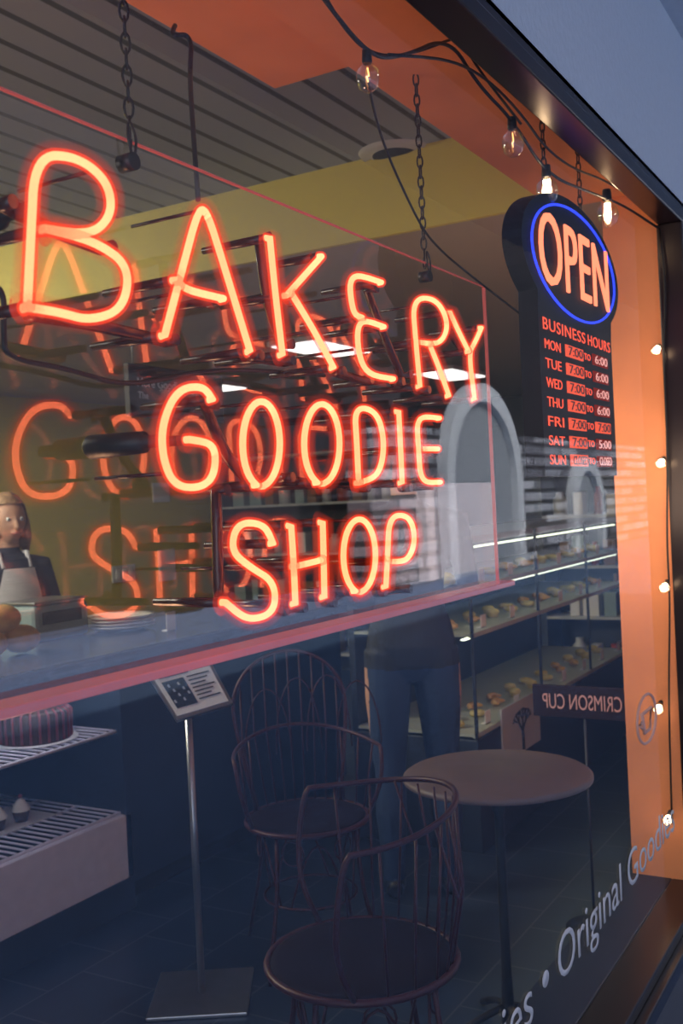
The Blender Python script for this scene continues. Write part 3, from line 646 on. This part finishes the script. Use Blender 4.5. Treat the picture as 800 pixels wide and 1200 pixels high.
# ============================================================ BACK OF SHOP
mb = thing('menu_board', (0, 0, 0), 'black hanging menu board with faint lettering behind the neon sign', 'sign')
A = aty(150, 430, 2.7); B = aty(262, 480, 2.7); mb.location = ((A.x+B.x)/2, 2.7, B.z); WL[mb.name] = V(mb.location)
m = MB(); m.box(A.x, B.x, 2.7, 2.73, A.z-.24, A.z+.02); m.build('board', 'board', mb)
text('lettering', 'More Goodies', 'decal', mb, (A.x+.06, 2.698, A.z-.09), w=.36, ext=.001)
text('lettering', 'The', 'decal', mb, (A.x+.06, 2.698, A.z-.15), h=.035, ext=.001)
for x in (A.x+.05, B.x-.05):
    m = MB(); m.tube([(x, 2.715, A.z+.02), (x, 2.715, 2.7 if x < 3.1 else 2.42)], .003, 5); m.build('hanging_wire', 'steel', mb)
for (x, y, w, h, lb) in ((190, 577, .22, .17, 'upper white notice pinned on the yellow wall behind the woman'), (197, 662, .22, .28, 'lower white notice on the yellow wall above the plates')):
    a = aty(x, y, 5.28); m = MB(); m.box(a.x-w/2, a.x+w/2, 5.29, 5.30, a.z-h/2, a.z+h/2); tag(m.build('wall_notice', 'paper'), lb, 'notice')
a = aty(146, 672, 5.28); m = MB(); m.box(a.x-.14, a.x+.14, 5.285, 5.30, a.z-.07, a.z+.07, bev=.004)
t = m.build('wall_switch', 'plate'); tag(t, 'white multi gang switch plate on the yellow wall', 'switch')
for k in range(3):
    m = MB(); m.box(a.x-.1+k*.08, a.x-.06+k*.08, 5.278, 5.286, a.z-.035, a.z+.035); m.build('rocker', 'paper', t)
# tall shelving with goods at the end
def shelving(x, ya, yb, h, label, n=5, seed=1):
    random.seed(seed)
    t = thing('shelving_unit', (x, (ya+yb)/2, 0), label, 'shelf')
    for y in (ya, yb-.03):
        m = MB(); m.box(x-.02, x+.32, y, y+.03, 0, h); m.build('side_panel', 'dark', t)
    m = MB(); m.box(x+.31, x+.33, ya, yb, 0, h); m.build('back_panel', 'dark', t)
    for k in range(n):
        z = .2+k*(h-.25)/(n-1)
        m = MB(); m.box(x-.02, x+.31, ya+.03, yb-.03, z-.02, z); m.build('shelf', 'silver', t)
        if k == n-1: continue
        y = ya+.08; j = 0
        while y < yb-.2:
            w = random.choice((.07, .09, .12)); hh_ = random.uniform(.14, .22); mt = random.choice(('silver', 'brown', 'paper', 'redp', 'scale')); 
            m = MB()
            if mt in ('silver', 'redp'):
                m.lathe([(0, 0), (w*.45, 0), (w*.45, hh_*.7), (w*.25, hh_*.85), (w*.25, hh_), (0, hh_)], (x+.07, y+w/2, z), 12)
                nm = 'jar'
            else:
                m.box(x+.02, x+.14, y, y+w, z, z+hh_, bev=.004); nm = 'packet'
            cn_ = {'silver': 'pale', 'brown': 'brown', 'paper': 'white', 'redp': 'dark red', 'scale': 'grey'}[mt]
            tag(m.build(nm, mt), '%s %s on shelf %s of %s' % (cn_, nm, ['at the bottom', 'second from bottom', 'in the middle', 'at the top'][min(k, 3)], 'the dark shelving unit'), nm, 'goods on the dark shelving units')
            y += w+random.uniform(.02, .08)
    return t
shelving(7.6, 3.2, 5.1, 2.0, 'tall dark shelving unit of jars and packets at the far end')
shelving(7.4, .3, 1.9, 1.75, 'dark shelving unit of goods beyond the pastry case', n=5, seed=4)

# ============================================================ PEOPLE
def person(base, az, H, label, zones, mats, arms, hair, mature=None, fem=False):
    s = H/1.70
    T = lambda x, y, z: V((x*s, y*s, z*s))          # local: +y forward
    m = MB()
    sw = .165 if fem else .185
    m.lathe([(r_*s**.5, z_*s) for r_, z_ in [(0, .80), (.10, .81), (.155, .87), (.17, .94), (.155, 1.02), (.13, 1.10), (.14, 1.2), (.165, 1.30), (.17, 1.38), (.13, 1.44), (.06, 1.475), (.05, 1.5), (.05, 1.56), (0, 1.57)]], (0, 0, 0), 28, sx=1, sy=.68)
    for sx in (-1, 1):
        m.tube([T(sx*.085, 0, .92), T(sx*.095, .0, .75), T(sx*.10, .01, .52), T(sx*.10, .0, .46), T(sx*.105, -.02, .32), T(sx*.105, -.01, .10), T(sx*.105, 0, .04)], [.095, .088, .065, .058, .06, .042, .045], 14)
        m.tube([T(sx*.105, -.06, .035), T(sx*.105, .02, .045), T(sx*.11, .12, .035), T(sx*.11, .19, .028)], [.03, .042, .042, .025], 12)
        sh = T(sx*sw, 0, 1.40); el, wr = [T(*q) for q in arms[0 if sx < 0 else 1]]
        m.tube([sh+V((-sx*.05, 0, .0)), sh, sh.lerp(el, .5), el, el.lerp(wr, .4), wr], [.055, .058, .05, .042, .04, .028], 14)
        d = (wr-el).normalized(); side = d.cross(V((sx, 0, 0))).normalized() if abs(d.x) < .9 else V((0, 0, 1)); lat = d.cross(side).normalized()
        m.tube([wr, wr+d*.04, wr+d*.085], [.028, .036, .034], 10)
        for k, Lf in enumerate((.065, .075, .07, .055)):
            o_ = wr+d*.08+side*((k-1.5)*.019); cu = lat*(.012)
            m.tube([o_, o_+d*Lf*.5, o_+d*Lf*.85+cu], [.010, .009, .007], 7)
        m.tube([wr+d*.02+side*-.02, wr+d*.05-side*.05, wr+d*.085-side*.058], [.012, .011, .008], 7)
    # head
    hc = T(0, .015, 1.645)
    hb = len(m.bm.verts)
    m.ball(hc, .1, (.78, .94, 1.18), 28)
    m.bm.verts.ensure_lookup_table()
    for v in m.bm.verts[hb:]:
        q = v.co-hc
        if q.z < 0: q.x *= 1+q.z*2.6; 
        if q.z < -.03 and q.y > 0: q.y *= 1+(q.z+.03)*.9
        for ex in (-.032, .032):
            g = math.exp(-((q.x-ex)**2+(q.z-.008)**2)/.0003)
            if q.y > 0: q.y -= .010*g
        v.co = hc+q
    m.tube([hc+V((0, .088, .012)), hc+V((0, .102, -.012)), hc+V((0, .112, -.03)), hc+V((0, .095, -.038))], [.007, .010, .014, .010], 10)
    m.tube([hc+V((-.024, .083, -.06)), hc+V((0, .092, -.058)), hc+V((.024, .083, -.06))], [.004, .0075, .004], 8)
    for sx in (-1, 1): m.ball(hc+V((sx*.079, -.005, -.005)), .03, (.3, .6, 1), 10)
    bmesh.ops.recalc_face_normals(m.bm, faces=m.bm.faces)
    me = bpy.data.meshes.new('tmp'); m.bm.to_mesh(me); m.bm.free()
    tmp = bpy.data.objects.new('tmp', me); COL.objects.link(tmp)
    r = tmp.modifiers.new('r', 'REMESH'); r.mode = 'VOXEL'; r.voxel_size = .0075
    sm = tmp.modifiers.new('s', 'SMOOTH'); sm.iterations = 2; sm.factor = .5
    bpy.context.view_layer.update()
    me2 = bpy.data.meshes.new_from_object(tmp.evaluated_get(bpy.context.evaluated_depsgraph_get())); bpy.data.objects.remove(tmp)
    for p_ in me2.polygons:
        p_.use_smooth = True; p_.material_index = zones(p_.center/s, s)
    R = Matrix.Translation(base) @ Matrix.Rotation(az, 4, 'Z')
    me2.transform(R)
    t = thing('person', base, label, 'person')
    link('body', me2, mats, t)
    def part(mb_, name, mt):
        for v in mb_.bm.verts: v.co = R @ v.co
        return mb_.build(name, mt, t)
    for sx in (-1, 1):
        e = MB(); e.ball(hc+V((sx*.032, .079, .008)), .0105, seg=12); e.ball(hc+V((sx*.032, .0855, .008)), .0058, seg=8, mi=1); part(e, 'eye', ['eye', 'iris'])
    e = MB(); e.tube([hc+V((-.022, .0885, -.06)), hc+V((0, .098, -.058)), hc+V((.022, .0885, -.06))], [.002, .005, .002], 8); part(e, 'mouth', 'lip')
    h = MB(); h.ball(hc+V((0, -.015, .02)), .108, (.84, .96, 1.14), 30)
    kill = [v for v in h.bm.verts if (v.co.y-hc.y) > .035 and (v.co.z-hc.z) < .062]
    bmesh.ops.delete(h.bm, geom=kill, context='VERTS')
    for v in h.bm.verts:
        v.co += V((random.uniform(-1, 1), random.uniform(-1, 1), random.uniform(-1, 1)))*.002
    if hair == 'long':
        for k in range(26):
            a = PI*(.02+.96*k/25)+PI; x = .083*math.cos(a); y = .09*math.sin(a)-.01
            h.tube([hc+V((x*.8, y*.8, .07)), hc+V((x*1.08, y*1.05, .0)), hc+V((x*1.2, y*1.05, -.08)), hc+V((x*1.15+.006*math.sin(k), y*.95, -.15-.015*math.sin(k*2)))], [.018, .018, .016, .005], 7)
    part(h, 'hair', 'hair' if hair == 'long' else 'jacket')
    return t, part
# woman behind the worktop
def z_w(c, s):
    if c.z > 1.50: return 0
    if abs(c.x) < .22 and c.z < 1.12 and c.y > .19: return 0
    if c.z < .08: return 3
    return 1 if c.z > .9 else 2
wb = atD(14, 700, 5.0); wb.z = 0
azw = math.atan2(CAM.y-wb.y, CAM.x-wb.x)-PI/2+.35
t, part = person(wb, azw, 1.54, 'woman with dark blond hair in a navy top and white apron behind the worktop', z_w, ['skin', 'navy', 'jeans', 'shoe'],
    [((-.24, .02, 1.12), (-.15, .20, 1.08)), ((.24, .02, 1.12), (.15, .20, 1.08))], 'long', fem=True)
m = MB(); n = 12; fz = 1.54/1.66
for sx in (-1, 1): m.tube([V((sx*.065, .088, 1.36*fz)), V((sx*.07, .04, 1.44*fz)), V((sx*.06, -.04, 1.435*fz))], .012, 6)
g = [[V((x*w, .118*math.sqrt(max(0, 1-(x*w/.19)**2))+.010, z*fz)) for x in [(-1+2*i/n) for i in range(n+1)]] for z, w in ((1.36, .075), (1.25, .10), (1.1, .13), (.95, .15), (.7, .16), (.55, .16))]
vv = [[m.bm.verts.new(p) for p in row] for row in g]
for a_, b_ in zip(vv, vv[1:]):
    for i in range(n): m._q([a_[i], a_[i+1], b_[i+1], b_[i]], 0, True)
part(m, 'apron', 'apron')
# customer
def z_c(c, s):
    if c.z > 1.50: return 0
    if c.z < .07: return 3
    if abs(c.x) > .17 and c.z < .86: return 0
    return 1 if c.z > .86 else 2
cb = atD(492, 600, 3.85); cb.z = 0; cb.y = max(cb.y, 1.05)
person(cb, -1.0, 1.72, 'customer in a black jacket and dark jeans standing behind the neon sign', z_c, ['skin', 'jacket', 'jeans', 'shoe'],
    [((-.23, .0, 1.13), (-.12, .22, 1.08)), ((.23, .0, 1.13), (.12, .22, 1.08))], 'short')

# ============================================================ LIGHT
w = bpy.data.worlds.new('world'); scn.world = w; w.use_nodes = True; nt = w.node_tree; bg = nt.nodes['Background']
tcn = nt.nodes.new('ShaderNodeTexCoord'); sp = nt.nodes.new('ShaderNodeSeparateXYZ'); rp = nt.nodes.new('ShaderNodeValToRGB')
nt.links.new(tcn.outputs['Generated'], sp.inputs[0]); nt.links.new(sp.outputs['Z'], rp.inputs[0]); nt.links.new(rp.outputs[0], bg.inputs['Color'])
rp.color_ramp.elements[0].color = (.70, .74, .84, 1); rp.color_ramp.elements[1].color = (.36, .45, .70, 1)
bg.inputs['Strength'].default_value = 2.8
sn = bpy.data.lights.new('sun', 'SUN'); sn.energy = 8; sn.angle = .02; sn.color = (1, .96, .9)
so = bpy.data.objects.new('sun', sn); COL.objects.link(so)
so.rotation_euler = V((.35, -.75, -.62)).to_track_quat('-Z', 'Y').to_euler(); so.location = (0, 6, 8)
def area(name, loc, size, e, c, rot=(0, 0, 0), sy=None):
    l = bpy.data.lights.new(name, 'AREA'); l.energy = e; l.color = c; l.size = size
    if sy: l.shape = 'RECTANGLE'; l.size_y = sy
    o = bpy.data.objects.new(name, l); COL.objects.link(o); o.location = loc; o.rotation_euler = rot; return o
area('counter_fill', (1.6, 3.4, 2.6), .8, 80, (1, .93, .75), (0, -.5, 0))  # added fill lamp out of view, lights the woman and worktop
area('wall_fill', (2.7, 4.7, 2.6), .8, 75, (1, .92, .65), (0, -.4, 0))  # added fill lamp out of view, brightens the yellow wall
area('soffit_fill', (1.2, .9, 1.0), .4, 7, (1, .5, .25), (PI, 0, 0))  # unseen orange fill aimed up at the dropped soffit
area('side_fill', (2.75, .35, 1.5), .3, 5, (1, .70, .46), (0, -PI/2, 0), 1.2)  # warm fill added to brighten the orange return wall near the bulbs
